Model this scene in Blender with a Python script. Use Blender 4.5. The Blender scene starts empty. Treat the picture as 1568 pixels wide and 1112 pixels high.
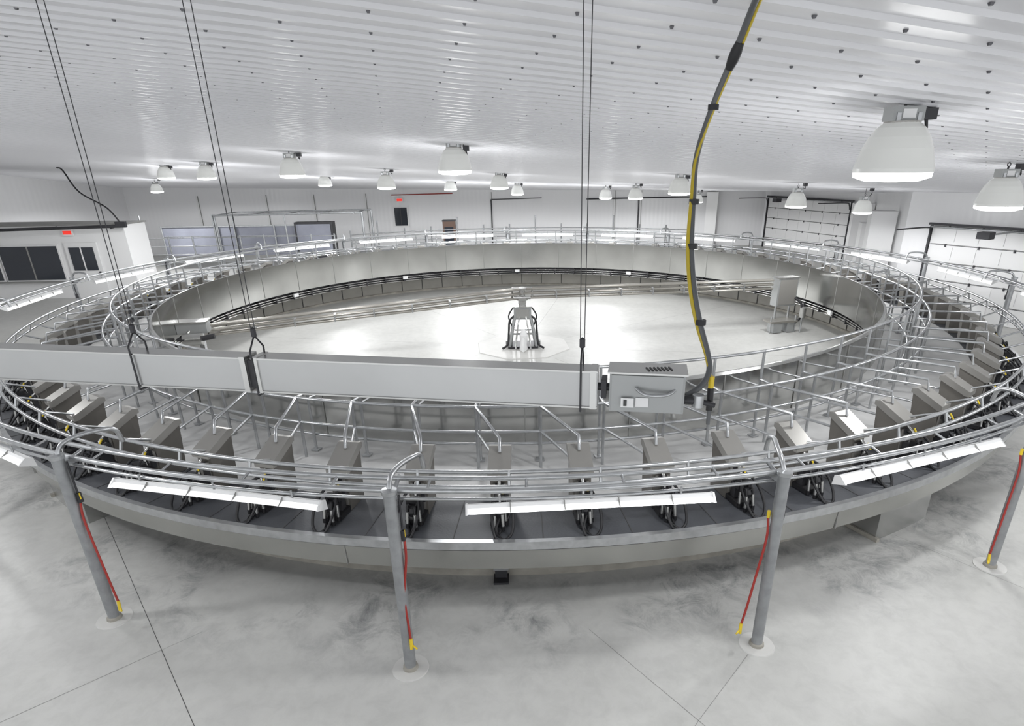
import bpy, math, random
from mathutils import Matrix, Vector
random.seed(4)
pi=math.pi; S=math.sin; C=math.cos
sc=bpy.context.scene
col=sc.collection
sc.view_settings.view_transform='Standard'
sc.view_settings.look='None'

# ------------------------------------------------------------------ materials
def mat(name,color,rough=.5,metal=0.,emis=None,estr=0.,var=0.,vscale=3.,bump=0.,bscale=40.,spec=None,aniso=None):
    m=bpy.data.materials.new(name); m.use_nodes=True
    nt=m.node_tree; b=nt.nodes['Principled BSDF']
    b.inputs['Base Color'].default_value=(*color,1); b.inputs['Roughness'].default_value=rough
    b.inputs['Metallic'].default_value=metal
    if spec is not None: b.inputs['Specular IOR Level'].default_value=spec
    if emis: b.inputs['Emission Color'].default_value=(*emis,1); b.inputs['Emission Strength'].default_value=estr
    tc=nt.nodes.new('ShaderNodeTexCoord')
    if var>0:
        n=nt.nodes.new('ShaderNodeTexNoise'); n.inputs['Scale'].default_value=vscale; n.inputs['Detail'].default_value=6
        nt.links.new(tc.outputs['Object'],n.inputs['Vector'])
        r=nt.nodes.new('ShaderNodeValToRGB')
        r.color_ramp.elements[0].position=.3; r.color_ramp.elements[1].position=.7
        r.color_ramp.elements[0].color=(*[c*(1-var) for c in color],1)
        r.color_ramp.elements[1].color=(*[min(1,c*(1+var)) for c in color],1)
        nt.links.new(n.outputs['Fac'],r.inputs['Fac']); nt.links.new(r.outputs['Color'],b.inputs['Base Color'])
    if bump>0:
        n2=nt.nodes.new('ShaderNodeTexNoise'); n2.inputs['Scale'].default_value=bscale
        nt.links.new(tc.outputs['Object'],n2.inputs['Vector'])
        bp=nt.nodes.new('ShaderNodeBump'); bp.inputs['Strength'].default_value=bump; bp.inputs['Distance'].default_value=.01
        nt.links.new(n2.outputs['Fac'],bp.inputs['Height']); nt.links.new(bp.outputs['Normal'],b.inputs['Normal'])
    return m
M_galv=mat('galvanised_steel',(.47,.48,.49),.28,.8,var=.12,vscale=9)
M_post=mat('galvanised_post',(.34,.35,.36),.42,.6,var=.12,vscale=9)
M_stain=mat('stainless_steel',(.50,.50,.49),.25,.9,var=.08,vscale=1.3)
M_skirt=mat('platform_skirt_steel',(.44,.44,.42),.26,.9,var=.10,vscale=1.0)
M_brush=mat('brushed_stainless_fascia',(.52,.52,.505),.14,.95,var=.10,vscale=1.2)
M_cab=mat('cabinet_grey_beige',(.17,.16,.145),.42,.35,var=.08)
M_cabtop=mat('cabinet_lid',(.36,.35,.33),.32,.5)
M_black=mat('black_rubber',(.012,.012,.014),.5)
M_dkmetal=mat('dark_metal',(.055,.055,.06),.5,.5)
M_deck=mat('rubber_deck',(.065,.069,.078),.5,var=.12,vscale=4,bump=.2)
M_deckc=mat('deck_concrete',(.54,.54,.535),.5,var=.08)
M_white=mat('white_paint',(.82,.82,.82),.35)
M_lens=mat('acrylic_lens',(.85,.86,.86),.3,emis=(1,1,1),estr=.65)
M_curb=mat('weathered_curb',(.30,.285,.25),.7,var=.25,vscale=3)
M_panel=mat('underplatform_panel',(.30,.29,.265),.42,.5,var=.12,vscale=1.2)
M_beam=mat('grey_cable_duct',(.48,.485,.485),.30,.5,var=.05,vscale=2)
M_boxg=mat('control_box_grey',(.36,.37,.37),.38,.3,var=.04)
M_yellow=mat('yellow_hose',(.50,.38,.03),.4)
M_ygrip=mat('yellow_nozzle',(.75,.55,.03),.4)
M_red=mat('red_hose',(.34,.025,.018),.4)
M_greyh=mat('grey_hose',(.10,.105,.11),.4)
M_glow=mat('lamp_glass_glow',(1,1,1),.3,emis=(1,1,1),estr=10)
M_bell=mat('lamp_reflector',(.62,.63,.61),.22,emis=(1,1,.97),estr=.14)
M_tube=mat('fluorescent_tube',(1,1,1),.3,emis=(1,1,1),estr=8)
M_glass=mat('dark_window_glass',(.03,.035,.045),.08)
M_dark=mat('dark_seam',(.06,.06,.06),.6)
M_screw=mat('screw_head',(.12,.12,.13),.4,.5)
M_seam=mat('light_seam',(.26,.26,.25),.6)
M_door=mat('garage_door_white',(.80,.80,.80),.35)
M_exit=mat('exit_sign_red',(.7,.03,.02),.4,emis=(1,.05,.03),estr=.6)
M_blue=mat('curtain_grey_blue',(.26,.27,.32),.35,.3,var=.3,vscale=.5)
M_pad=mat('concrete_pad',(.60,.595,.575),.5,var=.04)
M_brown=mat('brown_cabinet',(.12,.07,.05),.6)
M_pipe=mat('pipe_satin_steel',(.34,.325,.295),.30,.6)

def floor_mat():
    m=bpy.data.materials.new('concrete_floor'); m.use_nodes=True; nt=m.node_tree; b=nt.nodes['Principled BSDF']; L=nt.links
    tc=nt.nodes.new('ShaderNodeTexCoord')
    def noise(s,d=6,dist=0.,rough=.55):
        n=nt.nodes.new('ShaderNodeTexNoise'); n.inputs['Scale'].default_value=s; n.inputs['Detail'].default_value=d; n.inputs['Distortion'].default_value=dist
        n.inputs['Roughness'].default_value=rough
        L.new(tc.outputs['Object'],n.inputs['Vector']); return n
    def ramp(src,stops):
        r=nt.nodes.new('ShaderNodeValToRGB'); e=r.color_ramp.elements
        e[0].position=stops[0][0]; e[0].color=(*stops[0][1],1); e[1].position=stops[-1][0]; e[1].color=(*stops[-1][1],1)
        for p,c in stops[1:-1]:
            x=e.new(p); x.color=(*c,1)
        L.new(src,r.inputs['Fac']); return r
    def mth(op,a,bb):
        n=nt.nodes.new('ShaderNodeMath'); n.operation=op
        for i,v in enumerate((a,bb)):
            if isinstance(v,(int,float)): n.inputs[i].default_value=v
            else: L.new(v,n.inputs[i])
        return n.outputs[0]
    n1=noise(.45,7); base=ramp(n1.outputs['Fac'],[(.3,(.495,.495,.475)),(.7,(.57,.57,.55))])
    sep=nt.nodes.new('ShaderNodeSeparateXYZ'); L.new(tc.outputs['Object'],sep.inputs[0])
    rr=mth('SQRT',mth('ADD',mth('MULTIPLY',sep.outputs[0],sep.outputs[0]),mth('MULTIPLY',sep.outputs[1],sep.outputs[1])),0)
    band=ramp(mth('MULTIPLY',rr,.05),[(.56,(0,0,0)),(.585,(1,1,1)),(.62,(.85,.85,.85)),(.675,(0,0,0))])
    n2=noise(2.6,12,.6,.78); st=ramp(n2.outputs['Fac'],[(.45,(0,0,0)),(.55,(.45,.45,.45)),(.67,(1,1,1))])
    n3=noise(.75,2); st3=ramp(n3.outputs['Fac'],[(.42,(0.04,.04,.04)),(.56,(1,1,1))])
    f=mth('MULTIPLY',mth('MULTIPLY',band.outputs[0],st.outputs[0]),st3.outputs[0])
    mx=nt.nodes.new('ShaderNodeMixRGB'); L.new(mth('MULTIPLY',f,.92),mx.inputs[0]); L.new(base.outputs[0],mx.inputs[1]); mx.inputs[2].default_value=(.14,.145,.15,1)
    n4=noise(5,9,.4,.65); r4=ramp(n4.outputs['Fac'],[(.33,(.90,.90,.90)),(.58,(1,1,1))])
    mm=nt.nodes.new('ShaderNodeMixRGB'); mm.blend_type='MULTIPLY'; mm.inputs[0].default_value=1
    L.new(mx.outputs[0],mm.inputs[1]); L.new(r4.outputs[0],mm.inputs[2]); L.new(mm.outputs[0],b.inputs['Base Color'])
    b.inputs['Roughness'].default_value=.42
    return m
M_floor=floor_mat()
M_ceil=mat('white_ribbed_ceiling_panel',(.80,.80,.83),.20,var=.02,vscale=.3,spec=.5)
def wallmat():
    m=mat('white_ribbed_wall_panel',(.86,.86,.87),.3); nt=m.node_tree; b=nt.nodes['Principled BSDF']
    tc=nt.nodes.new('ShaderNodeTexCoord'); w=nt.nodes.new('ShaderNodeTexWave'); w.bands_direction='X'; w.inputs['Scale'].default_value=1.4
    mp=nt.nodes.new('ShaderNodeMapping'); mp.inputs['Rotation'].default_value=(0,0,.6)
    nt.links.new(tc.outputs['Object'],mp.inputs[0]); nt.links.new(mp.outputs[0],w.inputs['Vector'])
    bp=nt.nodes.new('ShaderNodeBump'); bp.inputs['Strength'].default_value=.2; bp.inputs['Distance'].default_value=.02
    nt.links.new(w.outputs['Fac'],bp.inputs['Height']); nt.links.new(bp.outputs[0],b.inputs['Normal'])
    return m
M_wall=wallmat()

# ------------------------------------------------------------------ mesh builder
class MB:
    def __init__(s): s.v=[];s.f=[];s.m=[];s.s=[];s.mats=[]
    def mi(s,m):
        if m not in s.mats: s.mats.append(m)
        return s.mats.index(m)
    def add(s,vs,fs,m,smooth=False):
        o=len(s.v); i=s.mi(m); s.v+= [tuple(v) for v in vs]
        for f in fs: s.f.append([a+o for a in f]); s.m.append(i); s.s.append(smooth)
    def box(s,c,size,m,rz=0.,rot=None):
        R=rot if rot is not None else Matrix.Rotation(rz,3,'Z'); c=Vector(c); vs=[]
        for x in(-.5,.5):
            for y in(-.5,.5):
                for z in(-.5,.5): vs.append(c+R@Vector((x*size[0],y*size[1],z*size[2])))
        s.add(vs,[(0,1,3,2),(4,6,7,5),(0,4,5,1),(2,3,7,6),(0,2,6,4),(1,5,7,3)],m)
    def tube(s,pts,r,m,n=8,closed=False,cap=True):
        pts=[Vector(p) for p in pts]; N=len(pts); vs=[];fs=[]; up=None
        rs=r if isinstance(r,(list,tuple)) else [r]*N
        for i,p in enumerate(pts):
            a=pts[i-1] if (i>0 or closed) else p; b=pts[(i+1)%N] if (i<N-1 or closed) else p
            t=(b-a).normalized()
            if up is None:
                up=Vector((0,0,1)) if abs(t.z)<.9 else Vector((1,0,0))
            x=t.cross(up)
            if x.length<1e-4: x=t.cross(Vector((1,.3,0)))
            x.normalize(); y=x.cross(t).normalized(); up=y if not closed else Vector((0,0,1))
            for k in range(n):
                w=2*pi*k/n; vs.append(p+(x*C(w)+y*S(w))*rs[i])
        for i in range(N if closed else N-1):
            j=(i+1)%N
            for k in range(n):
                l=(k+1)%n; fs.append((i*n+k,i*n+l,j*n+l,j*n+k))
        s.add(vs,fs,m,True)
        if cap and not closed:
            s.add(vs[:n],[tuple(range(n))],m); s.add(vs[-n:],[tuple(range(n))[::-1]],m)
    def ring(s,R,z,r,m,n=8,seg=240): s.tube([(R*S(2*pi*k/seg),-R*C(2*pi*k/seg),z) for k in range(seg)],r,m,n,closed=True)
    def strip(s,prof,m,seg=240,a0=0,a1=2*pi,smooth=True):
        full=abs(a1-a0-2*pi)<1e-6; N=seg if full else seg+1; P=len(prof)
        for q in range(P-1):
            vv=[];ff=[]
            for k in range(N):
                a=a0+(a1-a0)*k/seg
                for R,z in (prof[q],prof[q+1]): vv.append((R*S(a),-R*C(a),z))
            for k in range(seg):
                j=(k+1)%N; ff.append((2*k,2*j,2*j+1,2*k+1))
            s.add(vv,ff,m,smooth)
    def lathe(s,prof,c,m,n=24,smooth=True):
        c=Vector(c)
        for q in range(len(prof)-1):
            vv=[]
            for k in range(n):
                a=2*pi*k/n
                for R,z in (prof[q],prof[q+1]): vv.append(c+Vector((R*C(a),R*S(a),z)))
            s.add(vv,[(2*k,2*((k+1)%n),2*((k+1)%n)+1,2*k+1) for k in range(n)],m,smooth)
    def prism(s,poly,w,m,T):
        n=len(poly); vs=[T@Vector((-w/2,y,z)) for y,z in poly]+[T@Vector((w/2,y,z)) for y,z in poly]
        s.add(vs,[tuple(range(n))[::-1],tuple(range(n,2*n))]+[(i,(i+1)%n,n+(i+1)%n,n+i) for i in range(n)],m)
    def mesh(s,name):
        me=bpy.data.meshes.new(name); me.from_pydata(s.v,[],s.f); 
        for m in s.mats: me.materials.append(m)
        me.polygons.foreach_set('material_index',s.m); me.polygons.foreach_set('use_smooth',s.s); me.update(); return me
    def obj(s,name,parent=None,loc=(0,0,0),rz=0.):
        o=bpy.data.objects.new(name,s.mesh(name)); col.objects.link(o); o.location=loc; o.rotation_euler=(0,0,rz)
        if parent: o.parent=parent
        return o
def empty(name,loc=(0,0,0),parent=None):
    e=bpy.data.objects.new(name,None); e.location=loc; e.empty_display_size=.3; col.objects.link(e)
    if parent: e.parent=parent
    return e
def inst(name,me,parent,loc=(0,0,0),rz=0.):
    o=bpy.data.objects.new(name,me); col.objects.link(o); o.location=loc; o.rotation_euler=(0,0,rz); o.parent=parent; return o
def P(R,a,z): return (R*S(a),-R*C(a),z)
def smooth_path(pts,n=6):
    pts=[Vector(p) for p in pts]; out=[]
    for i in range(len(pts)-1):
        p0=pts[max(i-1,0)];p1=pts[i];p2=pts[i+1];p3=pts[min(i+2,len(pts)-1)]
        for k in range(n):
            t=k/n; out.append(.5*((2*p1)+(p2-p0)*t+(2*p0-5*p1+4*p2-p3)*t*t+(3*p1-p0-3*p2+p3)*t**3))
    out.append(pts[-1]); return out
def ceilz(x,y): return 4.97-.0532*x-.0538*y+.0015*x*y

# ------------------------------------------------------------------ floor
b=MB()
b.add([(-32,-24,0),(24,-24,0),(24,27,0),(-32,27,0)],[(0,1,2,3)],M_floor)
def joint(x0,y0,x1,y1,w=.012,m=M_dark):
    d=Vector((x1-x0,y1-y0,0)).normalized(); nrm=Vector((-d.y,d.x,0))*w/2
    a=Vector((x0,y0,.0015)); c=Vector((x1,y1,.0015))
    b.add([a-nrm,c-nrm,c+nrm,a+nrm],[(0,1,2,3)],m)
joint(-6.9,-9.4,-2.2,-15.1,.007); joint(.7,-12.5,1.65,-13.85,.006,M_seam); joint(2.75,-12.65,1.65,-13.85,.006,M_seam)
joint(1.65,-13.85,2.6,-15.2,.006,M_seam); joint(1.65,-13.85,.6,-15.1,.006,M_seam)
joint(5.4,-10.7,8.6,-15,.006,M_seam); joint(-5.9,-14.1,-3.9,-12.35,.006,M_seam); joint(-9,-7.6,-12.5,-11,.006,M_seam); joint(8.2,-8.6,12,-12,.006,M_seam)
for k in range(8):
    a=k*pi/4+.2; joint(1.6*S(a),1.6*C(a),9.8*S(a),9.8*C(a),.01,M_seam)
vv=[(1.45*S(k*pi/4+.3),1.45*C(k*pi/4+.3),.02) for k in range(8)]
b.add(vv+[(x*1.01,y*1.01,0) for x,y,z in vv],[tuple(range(8))[::-1]]+[(i,(i+1)%8,8+(i+1)%8,8+i) for i in range(8)],M_pad)
b.obj('floor')

# ------------------------------------------------------------------ ceiling with ribs and screws
b=MB(); th=math.radians(11); dx,dy=C(th),S(th); nx,ny=-dy,dx
pitch=.23; segs=24
s0,s1=-26,34; L0,L1=-33,27
def cp(s_,l,dz=0):
    x=dx*l+nx*s_; y=dy*l+ny*s_; return (x,y,ceilz(x,y)+dz)
prof=[]
k=s0
while k<s1:
    prof+= [(k,0),(k+.13,0),(k+.155,-.02),(k+.19,-.02),(k+.215,0)]; k+=pitch
NP=len(prof); vs=[];fs=[]
for i in range(segs+1):
    l=L0+(L1-L0)*i/segs
    for (s_,dz) in prof: vs.append(cp(s_,l,dz))
for i in range(segs):
    for j in range(NP-1): fs.append((i*NP+j,i*NP+j+1,(i+1)*NP+j+1,(i+1)*NP+j))
b.add(vs,fs,M_ceil)
l=L0
while l<L1:
    k=s0
    while k<s1:
        x,y,z=cp(k+.06,l)
        if -19.5<y<25 and -26<x<19:
            r=.010; h=.012
            b.add([(x-r,y-r,z),(x+r,y-r,z),(x+r,y+r,z),(x-r,y+r,z),(x-r*.6,y-r*.6,z-h),(x+r*.6,y-r*.6,z-h),(x+r*.6,y+r*.6,z-h),(x-r*.6,y+r*.6,z-h)],
                  [(4,5,6,7),(0,1,5,4),(1,2,6,5),(2,3,7,6),(3,0,4,7)],M_screw)
        k+=pitch*2
    l+=.5
b.obj('ceiling')

# ------------------------------------------------------------------ walls
def wall(name,p0,p1,th_=.2):
    b=MB(); p0=Vector((*p0,0));p1=Vector((*p1,0)); d=(p1-p0).normalized(); out=Vector((d.y,-d.x,0))
    if out.dot((p0+p1)/2)<0: out=-out
    n=12; vs=[];fs=[]
    for i in range(n+1):
        q=p0.lerp(p1,i/n)
        for off in (0,th_):
            w=q+out*off; t=ceilz(w.x,w.y)+.03
            vs+= [(w.x,w.y,0),(w.x,w.y,t)]
    for i in range(n):
        a=i*4;c=a+4
        fs+= [(a,c,c+1,a+1),(a+2,a+3,c+3,c+2),(a+1,c+1,c+3,a+3)]
    b.add(vs,fs,M_wall)
    return b.obj(name)
wall('wall_back',(-25.2,24),(16.2,24))
wall('wall_left',(-25,24),(-25,-14))
wall('wall_right_far',(16,24),(18.6,16.4))
wall('wall_right_middle',(18.6,16.4),(14.0,4.8))
wall('wall_right_near',(14.0,4.8),(21.5,-8))
b=MB(); b.box((-20.8,10.0,1.5),(8.4,1.6,3.0),M_white); b.box((-20.8,10.0,3.02),(8.5,1.75,.06),M_seam)
b.obj('wall_office')
b=MB()
for x in (-20.5,-16.2,-13.2,-9.9,-1.9,6.1,7.8,12.3):
    b.box((x,23.97,1.8),(.12,.05,3.5),M_white)
    b.box((x+.07,23.96,1.8),(.03,.04,3.5),M_seam)
b.obj('trim_1')
b=MB()
for x in (-1.85,7.7): b.tube([(x,23.9,0),(x,23.9,3.1)],.04,M_dkmetal)
b.tube([(-1.85,23.9,3.1),(1.4,23.9,3.15)],.025,M_dkmetal)
b.tube([(-8.2,23.88,3.45),(-4.3,23.88,3.5)],.03,M_red)
b.tube([(4.3,23.9,3.05),(12.5,23.9,3.1)],.04,M_dkmetal)
b.obj('wall_conduit')
b=MB(); b.box((-7.7,23.93,2.14),(.95,.1,1.25),M_white); b.box((-7.7,23.87,2.14),(.8,.04,1.1),M_glass); b.box((-7.7,23.84,2.14),(.04,.03,1.1),M_dkmetal)
b.obj('window_1')
def sign(name,loc):
    b=MB(); b.box((0,0,0),(.42,.07,.26),M_white); b.box((0,-.04,0),(.34,.02,.14),M_exit); b.box((0,.0,.17),(.08,.05,.1),M_white); return b.obj(name,loc=loc)
sign('exit_sign',(-7.7,23.9,3.15)); sign('exit_sign.001',(-18.9,9.12,2.72))
b=MB()
for x0,x1 in ((-24.6,-22.15),(-21.95,-19.55)):
    cx_=(x0+x1)/2;w_=x1-x0
    b.box((cx_,9.15,1.5),(w_+.12,.08,1.5),M_white); b.box((cx_,9.10,1.5),(w_,.04,1.38),M_glass)
    b.box((cx_,9.07,1.5),(.05,.03,1.38),M_seam)
b.box((-22.1,9.08,.72),(5.2,.16,.06),M_seam)
b.obj('window_2')
b=MB(); b.box((-18.55,9.15,1.16),(1.35,.08,2.3),M_door); b.box((-18.55,9.10,1.65),(1.0,.04,.95),M_glass); b.box((-18.55,9.08,1.65),(.05,.03,.95),M_white)
b.box((-18.0,9.08,1.05),(.05,.08,.16),M_dkmetal)
b.obj('door_1')
def garage(name,p0,p1,h):
    p0=Vector((*p0,0));p1=Vector((*p1,0)); L=(p1-p0).length; ang=math.atan2((p1-p0).y,(p1-p0).x)
    b=MB(); n=5; hs=h/n
    for i in range(n):
        b.box((L/2,-.05,hs*(i+.5)),(L,.06,hs-.02),M_door)
        b.box((L/2,-.075,hs*(i+1)-.02),(L,.02,.015),M_dkmetal)
        for k in range(5):
            b.box((L*(k+.5)/5,-.10,hs*(i+1)-.03),(.05,.03,.10),M_dkmetal)
        for k in range(6):
            b.box((L*(k+1)/7,-.09,hs*(i+.5)),(.04,.02,hs*.7),M_door)
    b.box((L/2,-.03,h/2),(L+.02,.03,h),M_seam)
    for x in (-.06,L+.06):
        b.box((x,-.1,h/2),(.06,.10,h),M_dkmetal)
    b.box((L/2,-.1,h+.05),(L+.3,.10,.07),M_dkmetal)
    b.tube([(0,-.25,h-.04),(L,-.25,h-.04)],.03,M_galv)
    for x in (-.02,L+.02):
        b.tube(smooth_path([(x,-.16,h-.4),(x,-.25,h-.15),(x,-.5,h-.05),(x,-2.4,h-.02)],5),.025,M_dkmetal)
    b.box((L/2,-2.3,h-.0),(.35,.35,.2),M_dkmetal); b.box((L/2,-1.2,h+.0),(.05,2.2,.05),M_galv)
    return b.obj(name,loc=p0,rz=ang)
garage('door_2',(16.05,23.3),(18.2,17.0),3.05)
garage('door_3',(14.45,3.8),(17.1,-.75),3.0)
b=MB()
for x,y,wd,h in ((14.1,6.6,.9,3.3),(15.4,9.6,.9,2.6),(16.7,13.0,.9,3.2),(12.4,23.6,.7,3.4)):
    b.box((x,y,h/2),(wd,.7,h),M_white,rz=-.3)
b.obj('trim_2')

e=empty('overhead_track',(0,0,0)); b=MB()
b.tube([(-24.8,8.4,2.85),(-16.2,8.75,2.98)],.06,M_dkmetal); 
for x in (-22.2,-19.3,-16.8): b.tube([(x,8.65,2.9),(x,9.15,2.95)],.03,M_dkmetal)
b.box((-16.4,8.75,3.05),(.4,.15,.2),M_dkmetal)
b.obj('track',e)
b=MB(); b.tube(smooth_path([(-18.3,8.75,ceilz(-18.3,8.75)-.03),(-18.1,8.75,5.1),(-17.7,8.75,4.3),(-16.8,8.75,3.7),(-16.4,8.75,3.1)],6),.03,M_black); b.obj('track_cable',e)

e=empty('holding_area_barrier'); b=MB()
b.box((-14.8,17,1.5),(9.0,.08,1.5),M_blue); b.box((-14.8,16.95,2.26),(9.0,.12,.06),M_galv); b.box((-14.8,16.95,1.75),(9.0,.03,.03),M_galv)
for x in (-19.3,-16.3,-13.3): b.tube([(x,16.9,0),(x,16.9,2.3)],.045,M_galv)
b.box((-11.0,16.6,1.5),(2.0,.6,1.9),M_dkmetal); b.box((-11.0,16.27,1.6),(1.8,.04,1.5),M_blue)
b.obj('panel',e)
b=MB()
for z in (.7,1.1,1.5,1.9): b.tube([(-19,14.6,z),(-9.5,14.9,z)],.022,M_post)
for i in range(9): b.tube([(-19+i*1.18,14.6+i*.04,0),(-19+i*1.18,14.6+i*.04,2.0 if i%3 else 3.0)],.04,M_post)
b.tube([(-15.4,14.7,2.95),(-8,14.9,3.0)],.045,M_post); b.tube([(-15.4,16.9,2.95),(-8,16.9,3.0)],.045,M_post)
for i in range(5): b.tube([(-15.2+i*1.7,14.7,2.97),(-15.2+i*1.7,16.9,2.97)],.03,M_post)
for x in (-15.4,-8): b.tube([(x,14.8,0),(x,14.8,3.0)],.06,M_post); b.tube([(x,16.9,0),(x,16.9,3.0)],.06,M_post)
b.obj('railings',e)
M_rail=mat('painted_lane_rail',(.16,.165,.17),.4,.5)
b=MB()
for z in (2.15,1.75,1.35): b.tube([P(14.7,2.55+k*.045,z) for k in range(27)],.024,M_rail)
for k in range(14): b.tube([P(14.7,2.55+k*.09,0),P(14.7,2.55+k*.09,2.35 if k%3 else 2.75)],.035,M_rail)
b.obj('lane_railing')
b=MB(); b.box((-4.1,19,1.1),(.7,.5,2.2),M_brown); b.box((-4.1,18.73,1.3),(.5,.04,1.2),M_glass); b.box((-4.1,19,2.23),(.76,.56,.06),M_dkmetal); b.obj('utility_cabinet')

# ------------------------------------------------------------------ rotary platform
NST=72; DB=2*pi/NST; B0=-.2028
plat=empty('rotary_milking_platform')
b=MB()
b.strip([(9.45,1.05),(11.25,1.05)],M_deckc); b.strip([(11.25,1.055),(12.18,1.055)],M_deck)
b.strip([(12.18,1.075),(12.25,1.075),(12.25,.97),(12.14,.95)],M_galv)
b.strip([(9.45,.93),(12.2,.93)],M_dkmetal)
for k in range(NST):
    a=B0+k*DB+DB/2; T=Matrix.Rotation(a,4,'Z')
    c=T@Vector((0,-11.72,1.058)); b.box(c,(.012,.9,.004),M_dark,rz=a)
b.obj('deck',plat)
b=MB()
b.strip([(12.14,.95),(12.12,.62),(12.02,.60)],M_skirt)
for k in range(0,NST,6):
    a=B0+k*DB+.02; b.box(P(12.13,a,.78),(.008,.02,.33),M_seam,rz=a)
b.obj('skirt',plat)
b=MB()
b.strip([(11.3,0),(11.3,.62),(12.02,.62)],M_dkmetal); b.strip([(11.42,0),(11.42,.20),(11.3,.22)],M_curb)
for k in range(NST):
    a=k*DB; b.box(P(11.6,a,.72),(.1,.6,.2),M_dkmetal,rz=a)
b.obj('support_base',plat)
b=MB()
b.strip([(9.40,.95),(9.47,.97),(9.47,1.93),(9.44,1.97),(9.40,1.97),(9.40,.95)],M_brush)
for k in range(36):
    a=k*2*pi/36; b.box(P(9.395,a,1.46),(.014,.012,.98),M_seam,rz=a); b.box(P(9.478,a,1.45),(.014,.012,.95),M_seam,rz=a)
b.obj('inner_fascia',plat)
b=MB()
b.strip([(10.47,0),(10.47,.72),(10.7,.74)],M_panel)
for k in range(72):
    a=k*2*pi/72; b.box(P(10.46,a,.36),(.025,.02,.70),M_dark,rz=a)
b.strip([(10.42,0),(10.42,.07),(10.47,.08)],M_curb)
b.strip([(9.75,.66),(9.75,.92),(9.95,.92)],M_dkmetal)
for R,z in ((9.5,.84),(9.55,.75),(9.6,.66)): b.ring(R,z,.020,M_stain,6,200)
for k in range(72):
    a=k*2*pi/72+.02; b.box(P(9.62,a,.80),(.05,.22,.28),M_dkmetal,rz=a)
    if k%2==0: b.box(P(10.1,a,.80),(.35,.4,.22),M_galv,rz=a)
    if k%6==0: b.box(P(9.42,a,.82),(.20,.06,.12),M_white,rz=a)
b.obj('underframe',plat)
b=MB()
for R,z,r in ((10.3,2.0,.024),(10.3,1.62,.022),(10.05,2.45,.024),(10.0,1.3,.022)): b.ring(R,z,r,M_galv)
for R,z,r in ((12.0,1.86,.026),(12.06,1.70,.024)): b.ring(R,z,r,M_galv)
b.obj('ring_rails',plat)
b=MB(); k1=-.038
Q=P
b.tube([Q(10.05,k1,1.05),Q(10.05,k1,2.47)],.022,M_galv)
b.tube([Q(10.05,k1,2.0),Q(10.3,k1,2.0),Q(11.3,0,1.97),Q(11.34,.0,1.80)],.022,M_galv)
b.tube([Q(10.3,k1,1.05),Q(10.3,k1,2.0)],.022,M_galv)
b.tube(smooth_path([Q(10.3,k1,1.62),Q(10.9,-.015,1.6),Q(11.3,-.002,1.58)],4),.02,M_galv)
b.tube([Q(12.0,.012,1.88),Q(12.06,.012,1.68)],.02,M_galv); b.tube([Q(9.47,k1,1.85),Q(10.05,k1,1.9)],.016,M_galv)
b.tube([Q(11.5,.004,1.62),Q(11.98,.010,1.84)],.018,M_galv)
b.box(Q(10.05,k1,1.065),(.12,.12,.02),M_galv)
me=b.mesh('stall_frame')
st=empty('stall_divider_rails',parent=plat)
for k in range(NST): inst('divider_%d'%k,me,st,rz=B0+k*DB)
def unit_mesh(sd,v):
    b=MB(); T=Matrix.Identity(4)
    b.prism([(-11.62,1.06),(-11.24,1.06),(-11.18,1.78),(-11.58,1.60)],.23,M_cab,T)
    b.prism([(-11.64,1.57),(-11.58,1.57),(-11.16,1.76),(-11.16,1.82),(-11.24,1.84),(-11.64,1.65)],.28,M_cabtop,T)
    b.box((0,-11.61,1.32),(.17,.02,.36),M_cabtop); b.box((.0,-11.63,1.47),(.10,.02,.08),M_dkmetal)
    b.box((.08,-11.66,1.36),(.05,.06,.16),M_dkmetal)
    b.box((0,-11.74,1.10),(.22,.28,.06),M_black); b.box((0,-11.70,1.22),(.14,.10,.20),M_dkmetal)
    b.tube([(0,-11.68,1.12),(0,-11.72,1.48),(0,-11.62,1.55)],.022,M_stain)
    b.box((0,-11.80,1.34),(.18,.09,.09),M_black); b.lathe([(0,.06),(.05,.05),(.07,0),(.05,-.06),(0,-.07)],(0,-11.90,1.28),M_black,12)
    for i,(sx,sy) in enumerate(((-.07,-.03),(.07,-.03),(-.045,-.12),(.045,-.12))):
        x=sx; y=-11.84+sy; zz=1.10+.02*((i+v)%3)
        b.tube([(x*1.15,y-.02,zz),(x,y,zz+.16)],.022,M_stain,8); b.tube([(x*1.15,y-.02,zz-.05),(x*1.15,y-.02,zz+.01)],.025,M_black,8)
        b.tube(smooth_path([(x,y,zz+.16),(x*.9,y+.02,zz+.24),(x*.4,-11.88,1.31)],4),.014,M_black,6)
    b.tube(smooth_path([(-.03*sd,-11.66,1.45),(-.10*sd,-11.80,1.44),(-.17*sd,-11.95,1.28),(-.16*sd,-12.08,1.10),(-.06*sd,-12.14,1.04),(.03*sd,-12.02,1.10),(.02,-11.92,1.22)],5),.018,M_black,7)
    b.tube(smooth_path([(.03*sd,-11.66,1.48),(.05*sd,-11.8,1.42),(.08*sd,-11.96,1.26),(.04*sd,-12.12,1.08),(-.02*sd,-12.16,1.02)],5),.016,M_black,7)
    b.tube(smooth_path([(-.06*sd,-11.66,1.3),(-.12*sd,-11.74,1.18),(-.06*sd,-11.9,1.09),(0,-12.08,1.08)],4),.016,M_black,7)
    b.tube([(.05,-11.70,1.52),(.05,-11.76,1.44)],.014,M_ygrip,6)
    return b.mesh('milking_unit')
meL=unit_mesh(1,0); meR=unit_mesh(-1,1)
mu=empty('milking_unit_row',parent=plat)
for k in range(NST):
    inst('unit_%d'%k,meL if (k<2 or k>38) else meR,mu,rz=B0+k*DB)

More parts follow.
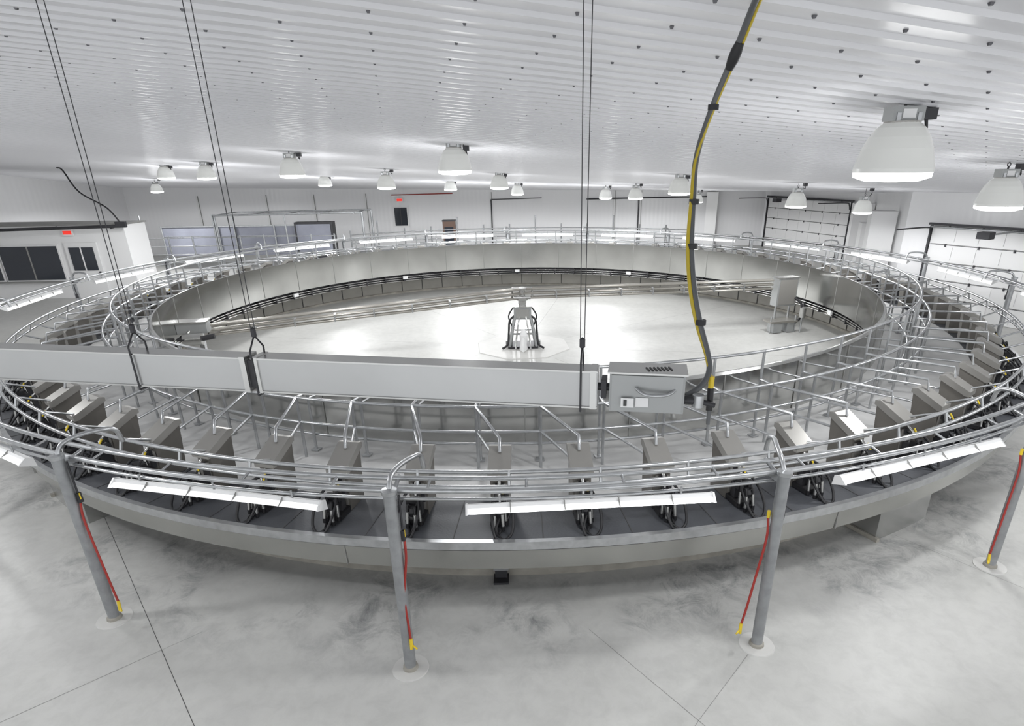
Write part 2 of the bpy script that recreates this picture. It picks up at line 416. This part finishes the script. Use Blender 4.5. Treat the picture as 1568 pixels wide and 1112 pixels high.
def block(name,a0,a1):
    b=MB(); vs=[]
    n=4
    for i in range(n+1):
        a=a0+(a1-a0)*i/n
        for R,z in ((11.2,0),(11.95,0),(11.95,.60),(11.2,.60)): vs.append(P(R,a,z))
    fs=[(0,3,2,1),(n*4,n*4+1,n*4+2,n*4+3)]
    for i in range(n):
        for q in range(4):
            r=(q+1)%4; fs.append((i*4+q,i*4+4+q,i*4+4+r,i*4+r))
    b.add(vs,fs,M_stain); am=(a0+a1)/2
    b.box(P(11.97,am,.5),(.5,.02,.03),M_seam,rz=am); b.box(P(11.6,a0,.03),(.06,.8,.06),M_curb,rz=a0)
    return b.obj(name,None)
for nm,a0,a1 in (('drive_housing',.435,.54),('drive_housing.001',-.735,-.61)): block(nm,a0,a1).parent=plat
b=MB(); b.box((-.36,-11.45,.09),(.16,.12,.12),M_dkmetal); b.box((-.36,-11.52,.02),(.2,.2,.03),M_dkmetal); b.box((-.36,-11.5,.17),(.2,.03,.04),M_galv); b.obj('floor_bracket',plat)

# ------------------------------------------------------------------ overhead ring + posts + lights
NP_=21; DA=2*pi/NP_; A0=-.3997
ov=empty('overhead_ring_rail'); b=MB()
b.ring(12.98,2.16,.030,M_galv); b.ring(12.80,2.20,.026,M_galv); b.ring(12.98,2.07,.018,M_galv,6)
for k in range(84):
    a=k*2*pi/84; b.tube([P(12.98,a,2.16),P(12.80,a,2.20)],.014,M_galv,6)
b.obj('ring_pipes',ov)
b=MB()
b.tube([(0,-13.1,0),(0,-13.1,2.22)],.062,M_post,16); b.lathe([(.062,2.19),(.075,2.19),(.075,2.23),(0,2.24)],(0,-13.1,0),M_galv,16)
b.lathe([(.20,0.0),(.195,.012),(0,.012)],(0,-13.1,0),M_pad,20); b.lathe([(.085,.012),(.08,.04),(.062,.05)],(0,-13.1,0),M_curb,16)
b.tube(smooth_path([(0,-13.1,2.18),(0,-13.02,2.32),(.05,-12.85,2.37),(.14,-12.65,2.37),(.17,-12.52,2.32),(.18,-12.48,2.16)],5),.026,M_galv,8)
b.tube([(0,-13.1,2.1),(0,-12.75,2.2)],.022,M_galv); b.box((0,-13.0,2.12),(.10,.16,.06),M_galv)
b.box((.07,-13.06,1.7),(.05,.05,.12),M_dkmetal); b.tube([(.075,-13.06,1.65),(.075,-13.06,2.15)],.012,M_dkmetal,6)
pm=b.mesh('support_post')
for k in range(NP_):
    o=bpy.data.objects.new('support_post' if k==0 else 'support_post.%03d'%k,pm); col.objects.link(o); o.rotation_euler=(0,0,A0+k*DA)
b=MB()
T=Matrix.Translation((0,-12.98,1.985))@Matrix.Rotation(math.radians(-22),4,'X')
b.prism([(-.035,.0),(-.035,.05),(.035,.05),(.035,.0)],2.44,M_white,T)
b.prism([(-.09,-.035),(-.035,.012),(.035,.012),(.09,-.035),(.085,-.038),(.033,.004),(-.033,.004),(-.085,-.038)],2.44,M_lens,T)
for y in (-.035,.035):
    b.tube([T@Vector((-1.19,y,-.03)),T@Vector((1.19,y,-.03))],.017,M_tube,8)
for x in (-.9,0,.9): b.tube([(x,-12.98,2.02),(x,-12.98,2.12)],.012,M_galv,6)
for x in (-1.225,1.225): b.prism([(-.094,-.045),(-.037,.056),(.037,.056),(.094,-.045)],.02,M_white,Matrix.Translation((x,0,0))@T)
for x in (-.8,-.27,.27,.8): b.prism([(-.093,-.037),(-.038,.052),(.038,.052),(.093,-.037),(.03,.0),(-.03,.0)],.008,M_seam,Matrix.Translation((x,0,0))@T)
fm=b.mesh('fluorescent_light_fixture')
for k in range(NP_):
    o=bpy.data.objects.new('fluorescent_light_fixture' if k==0 else 'fluorescent_light_fixture.%03d'%k,fm); col.objects.link(o); o.rotation_euler=(0,0,A0+(k+.5)*DA)
for i,(k,dxx,zb) in enumerate(((0,.30,.28),(1,.06,.35),(2,-.28,.30),(3,-.30,.22))):
    b=MB(); s_=1 if dxx>0 else -1
    b.tube(smooth_path([(s_*.08,-13.06,1.68),(s_*.09,-13.1,1.45),(dxx*.6,-13.13,1.0),(dxx*.85,-13.15,.6),(dxx,-13.16,zb+.1)],6),.013,M_red,8)
    b.tube([(dxx,-13.16,zb+.12),(dxx*1.05,-13.18,zb)],.018,M_ygrip,8); b.tube([(dxx*1.0,-13.16,zb+.04),(dxx+s_*.07,-13.2,zb+.02)],.011,M_ygrip,6)
    b.tube([(s_*.08,-13.06,1.68),(s_*.08,-13.06,1.76)],.018,M_ygrip,8)
    b.obj('washdown_hose' if i==0 else 'washdown_hose.%03d'%i,rz=A0+k*DA)

# ------------------------------------------------------------------ centre swivel stand and pipes
cs=empty('center_swivel_stand'); b=MB()
b.box((0,0,.05),(.9,.7,.06),M_dkmetal)
for x in (-.3,.3):
    for y in (-.22,.22): b.tube([(x*1.35,y*1.35,.05),(x*.8,y*.8,.9)],.045,M_boxg)
    b.tube([(x*1.1,-.25,.45),(x*1.1,.25,.45)],.03,M_boxg)
b.tube([(-.33,-.25,.45),(.33,-.25,.45)],.03,M_boxg)
b.box((0,0,.55),(.5,.35,.05),M_galv); b.box((0,0,1.05),(.52,.40,.36),M_boxg); b.box((0,-.21,1.05),(.38,.02,.26),M_stain); b.box((0,0,1.24),(.58,.46,.03),M_stain)
b.lathe([(.0,0),(.12,0),(.12,.14),(.17,.16),(.17,.24),(.09,.26),(.09,.46),(.15,.47),(.15,.52),(0,.54)],(0,0,1.25),M_stain,18)
b.tube([(-.3,0,1.75),(.3,0,1.75)],.035,M_stain); b.tube([(0,-.24,1.66),(0,.24,1.66)],.035,M_stain); b.tube([(-.25,-.1,1.5),(.25,-.1,1.5)],.05,M_stain,10)
for x in (-.3,.3): b.tube([(x,0,1.45),(x,0,1.75)],.03,M_stain)
b.lathe([(0,.0),(.10,.02),(.12,.35),(.05,.55),(0,.55)],(.02,-.32,.08),M_white,14)
b.add([(-.12,-.45,.03),(.14,-.45,.03),(.04,-.36,.45),(-.02,-.36,.45),(.0,-.8,.03)],[(0,1,2,3),(0,4,1),(0,3,4),(1,4,2),(3,2,4)],M_white)
b.obj('body',cs)
b=MB()
for s_ in (-1,1):
    b.tube(smooth_path([(s_*.2,-.15,1.0),(s_*.38,-.2,.85),(s_*.42,-.2,.5),(s_*.46,-.3,.15),(s_*.62,-.4,.05)],5),.032,M_black)
    b.tube(smooth_path([(s_*.1,-.2,.95),(s_*.14,-.32,.7),(s_*.2,-.3,.3),(s_*.22,-.5,.05)],5),.025,M_stain)
    b.tube(smooth_path([(s_*.25,.1,1.2),(s_*.42,.1,.9),(s_*.3,.1,.5),(s_*.35,-.1,.1)],5),.022,M_black)
    b.box((s_*.42,-.1,.14),(.2,.2,.16),M_boxg)
b.obj('hoses',cs)
def piperun(name,p0,p1,n,parent,mats_):
    b=MB(); p0=Vector(p0);p1=Vector(p1); d=(p1-p0).normalized(); side=Vector((-d.y,d.x,0)).normalized()
    for i in range(n):
        o=side*(.13*(i%2)-.06)+Vector((0,0,.13*(i//2)))
        b.tube([p0+o,p1+o],.034,mats_[i%len(mats_)],8)
    for k in range(1,8):
        c=p0.lerp(p1,k/8); b.box(c+Vector((0,0,.065)),(.04,.24,.2),M_galv,rz=math.atan2(d.y,d.x))
    return b.obj(name,parent)
piperun('pipes_left',(0,0,1.48),(-8.4,-1.65,.96),6,cs,[M_pipe])
piperun('pipes_right',(0,0,1.48),(8.0,1.4,1.36),6,cs,[M_pipe])
e=empty('pump_drive_unit'); b=MB(); rz=.19
b.box((-8.85,-1.72,1.18),(.75,.4,.28),M_boxg,rz=rz); b.box((-8.85,-1.72,1.34),(.8,.46,.04),M_stain,rz=rz)
b.tube([(-8.95,-2.15,.95),(-8.5,-2.07,.95)],.16,M_stain,14); b.tube([(-8.5,-2.07,.95),(-8.2,-2.0,1.0)],.07,M_dkmetal,10)
b.lathe([(0,0),(.17,.0),(.17,.04),(0,.05)],(-8.95,-2.15,.95),M_dkmetal,14)
b.box((-8.7,-1.72,.55),(.12,.12,1.1),M_galv); b.box((-8.7,-1.72,.03),(.4,.4,.04),M_galv); b.tube([(-8.9,-1.9,1.1),(-8.95,-2.1,.95)],.05,M_stain)
b.obj('drive_body',e)
e=empty('receiver_control_box'); b=MB()
b.box((8.45,1.45,1.25),(.70,.34,.88),M_boxg,rz=.2); b.box((8.49,1.27,1.25),(.60,.02,.78),M_cabtop,rz=.2); b.box((8.45,1.45,1.70),(.76,.4,.03),M_stain,rz=.2)
for x,y in ((8.2,1.35),(8.7,1.5)): b.tube([(x,y,0),(x,y,.82)],.035,M_galv)
b.box((8.35,1.2,.36),(.95,.5,.06),M_panel,rz=.2); b.box((8.15,1.1,.17),(.3,.35,.3),M_boxg,rz=.2); b.box((8.6,1.2,.18),(.25,.35,.32),M_boxg,rz=.2)
for x,y in ((7.95,.95),(8.8,1.1)): b.tube([(x,y,0),(x,y,.55)],.025,M_galv)
b.tube(smooth_path([(8.7,1.4,1.1),(8.95,1.2,.9),(8.95,1.1,.5),(8.8,1.1,.3)],5),.04,M_black); b.lathe([(0,0),(.1,0),(.1,.3),(0,.34)],(8.95,1.0,.5),M_stain,14)
b.tube([(8.95,1.0,.0),(8.95,1.0,.5)],.03,M_galv)
b.obj('box_body',e)

# ------------------------------------------------------------------ foreground suspended duct
d0=Vector((.36,-15.40,4.06)); d1=Vector((-3.06,-14.73,4.06)); dd=(d1-d0).normalized(); ang=math.atan2(-dd.y,-dd.x)
sb=empty('suspended_cable_duct'); b=MB()
def seg(t0,t1,h=.18,w_=.10):
    a=d0+dd*t0; c=d0+dd*t1; m=(a+c)/2
    b.box(m,((c-a).length,w_,h),M_beam,rz=ang); 
    for z in (h/2,-h/2): b.box(m+Vector((0,0,z)),((c-a).length,w_+.014,.008),M_stain,rz=ang)
seg(0,1.80); seg(1.835,4.9,.178,.096)
b.box(d0+dd*1.82,(.06,.08,.15),M_dkmetal,rz=ang)
for t in (0.02,1.78,1.85): b.box(d0+dd*t,(.03,.115,.195),M_stain,rz=ang)
nrm=Vector((dd.y,-dd.x,0)); nrm=nrm if nrm.y<0 else -nrm
for t in (.08,1.79,2.50): 
    for sgn in (1,-1):
        b.tube([d0+dd*t+nrm*.06*sgn+Vector((0,0,-.11)),d0+dd*t+nrm*.06*sgn+Vector((0,0,.13))],.005,M_dkmetal,6)
    b.tube([d0+dd*t+nrm*.06+Vector((0,0,-.11)),d0+dd*t-nrm*.06+Vector((0,0,-.11))],.005,M_dkmetal,6)
    b.tube([d0+dd*t+nrm*.06+Vector((0,0,.13)),d0+dd*t+Vector((0,0,.20)),d0+dd*t-nrm*.06+Vector((0,0,.13))],.005,M_dkmetal,6)
    b.lathe([(0,-.03),(.014,-.02),(.014,.02),(0,.03)],d0+dd*t+Vector((0,0,.215)),M_dkmetal,8)
b.obj('duct',sb)
b=MB()
for t in (.08,1.79,2.50):
    p=d0+dd*t; zt=ceilz(p.x,p.y)-.02
    for o in (-.010,.010): b.tube([p+Vector((o,0,.23)),Vector((p.x+o*1.8,p.y,zt))],.0022,M_dkmetal,5)
b.obj('suspension_wires',sb)
cb=empty('control_box'); b=MB()
cc=Vector((.59,-15.44,4.06))
b.box(cc,(.35,.15,.19),M_boxg,rz=ang); b.box(cc+nrm*.078,(.33,.012,.175),M_boxg,rz=ang); b.box(cc+Vector((0,0,.098)),(.37,.17,.008),M_stain,rz=ang)
b.box(cc+nrm*.085+Vector((-.09,0,-.04)),(.06,.004,.045),M_white,rz=ang); b.box(cc+nrm*.087+Vector((-.10,0,-.04)),(.015,.004,.03),M_dark,rz=ang)
b.box(cc+nrm*.085+Vector((-.02,0,-.04)),(.06,.004,.045),M_white,rz=ang)
for i in range(7):
    b.box(cc+Vector((.0+.018*i,0,.104))+nrm*(.02),(.007,.05,.004),M_dark,rz=ang+.3)
b.tube(smooth_path([cc+nrm*.085+Vector((-.05,0,.03)),cc+nrm*.125+Vector((0,0,.01)),cc+nrm*.125+Vector((.1,0,.01)),cc+nrm*.085+Vector((.15,0,.04))],5),.008,M_galv,8)
b.tube([cc+Vector((-.24,.05,0)),cc+Vector((-.17,.03,0))],.02,M_dkmetal,8)
b.box(cc+Vector((-.20,.04,0)),(.025,.09,.09),M_dkmetal,rz=ang)
b.tube([cc+Vector((.17,-.03,-.05)),cc+Vector((.24,-.05,-.05))],.022,M_dkmetal,10); b.lathe([(0,-.03),(.028,-.03),(.028,.03),(0,.03)],cc+Vector((.24,-.05,-.05)),M_galv,10)
b.obj('enclosure',cb)
b=MB()
hp=[(1.0,-15.32,5.735),(1.02,-15.12,5.68),(1.0,-14.98,5.52),(.94,-14.90,5.30),(.875,-14.93,5.08),(.85,-15.03,4.88),(.835,-15.12,4.68),(.84,-15.21,4.50),(.865,-15.28,4.34),(.90,-15.34,4.20)]
main=smooth_path(hp+[(.905,-15.38,4.12),(.86,-15.42,4.06),(.78,-15.45,4.02)],6)
b.tube(main,.0150,M_greyh,10)
full=smooth_path(hp+[(.905,-15.38,4.12)],10); hy=[]
for i,p in enumerate(full):
    w=i*.052-.4; hy.append(p+Vector((.020*C(w),-.019*abs(S(w*.8))*.6+.004,0)))
b.tube(hy+[Vector((.915,-15.40,4.02))],.0095,M_yellow,8)
b.tube([(.915,-15.40,4.04),(.912,-15.42,3.93)],.016,M_black,10); b.tube([(.912,-15.42,3.93),(.91,-15.43,3.86)],.010,M_greyh,8)
b.tube([(.915,-15.40,4.10),(.915,-15.40,4.03)],.014,M_ygrip,10); b.tube([(.83,-15.43,3.99),(.93,-15.44,3.965)],.014,M_dkmetal,8)
for i in (3,5,6,8):
    x,y,z=hp[i]; b.tube([(x+.004,y-.002,z-.012),(x+.004,y-.002,z+.012)],.026,M_black,10)
i0=14; b.tube([p+Vector((.004,-.004,0)) for p in main[i0-3:i0+1]],[.02,.026,.026,.018],M_black,10)
b.obj('hanging_supply_hose')

# ------------------------------------------------------------------ high-bay lamps
lamps=[(2.93,-13.07,4.97,90),(-1.08,-6.96,4.99,135),(-5.16,-2.94,4.92,145),(-9.74,2.77,4.83,190),(-12.38,5.44,4.82,200),(-8.18,9.85,4.42,250),(-4.15,2.48,4.49,85),(-.63,2.37,4.45,75),(4.07,-1.56,4.38,75),(-3.06,11.07,4.14,280),(-.11,10.91,3.92,250),(3.79,10.72,3.72,250),(4.42,6.74,3.88,110),(7.73,-.14,3.94,105),(10.66,1.73,3.61,150),(6.49,-9.55,4.48,100)]
for x,y,w_ in ((-8.5,-12.5,140),(-13.5,-6,150),(13,-8.5,125),(8.5,-15.5,95),(-18,15,260),(9.5,16.5,230)):  # extra lamps added as fill, to brighten the front floor and walls
    lamps.append((x,y,ceilz(x,y)-.62,w_))
for i,(x,y,z,pw) in enumerate(lamps):
    e=empty('high_bay_lamp' if i==0 else 'high_bay_lamp.%03d'%i,(x,y,z)); b=MB()
    H_=ceilz(x,y)-z
    b.lathe([(.285,.0),(.285,.03),(.272,.08),(.25,.17),(.215,.25),(.17,.315),(.13,.345),(.12,.36)],(0,0,0),M_bell,28)
    b.lathe([(.283,.018),(.276,-.035),(.20,-.06),(0,-.07)],(0,0,0),M_glow,28)
    b.lathe([(.12,.34),(.13,.35),(.13,.36),(0,.36)],(0,0,0),M_cabtop,20)
    hz=.36
    b.box((0,0,hz+.05),(.24,.15,.10),M_boxg); b.box((0,-.078,hz+.05),(.10,.004,.06),M_white)
    b.box((-.08,0,hz+.01),(.03,.17,.09),M_galv); b.box((.08,0,hz+.01),(.03,.17,.09),M_galv)
    b.tube([(0,0,hz+.10),(0,0,hz+.14)],.012,M_dkmetal,8)
    b.tube([(.022*C(w),0,hz+.155+.022*S(w)) for w in [k*2*pi/12 for k in range(13)]],.006,M_dkmetal,6)
    b.tube([(0,0,hz+.17),(0,0,max(H_-.03,hz+.2))],.006,M_dkmetal,6)
    b.box((.20,.03,H_-.08),(.10,.10,.08),M_dkmetal)
    b.tube(smooth_path([(.20,.03,H_-.10),(.21,.02,H_-.18),(.14,0,hz+.10),(.10,0,hz+.05)],5),.009,M_black,6)
    b.obj('lamp_body',e)
    l=bpy.data.lights.new('lamp_light','SPOT'); l.spot_size=math.radians(174); l.spot_blend=.12; l.shadow_soft_size=.24; l.energy=pw*2.0; l.color=(.985,.993,1)
    lo=bpy.data.objects.new('lamp_light',l); col.objects.link(lo); lo.parent=e; lo.location=(0,0,-.34)
    # faint up-light leaking through the prismatic reflector
    l=bpy.data.lights.new('reflector_uplight','POINT'); l.shadow_soft_size=.24; l.energy=pw*.35; l.color=(.985,.993,1)
    lo=bpy.data.objects.new('reflector_uplight',l); col.objects.link(lo); lo.parent=e; lo.location=(0,0,-.34)

# ------------------------------------------------------------------ world + camera
w=bpy.data.worlds.new('world'); sc.world=w; w.use_nodes=True
bg=w.node_tree.nodes['Background']; bg.inputs[0].default_value=(.96,.98,1,1); bg.inputs[1].default_value=1.5
cam=bpy.data.cameras.new('camera'); co=bpy.data.objects.new('camera',cam); col.objects.link(co)
co.matrix_world=Matrix.Translation((0,-18.2155,5.0503))@Matrix.Rotation(-.0249,4,'Z')@Matrix.Rotation(pi/2-.4109,4,'X')@Matrix.Rotation(-.0126,4,'Z')
cam.sensor_fit='HORIZONTAL'; cam.sensor_width=36; cam.lens=937.4887/1568*36
cam.shift_x=-41.6/1568; cam.shift_y=106.48/1568; cam.clip_start=.05; cam.clip_end=200
sc.camera=co
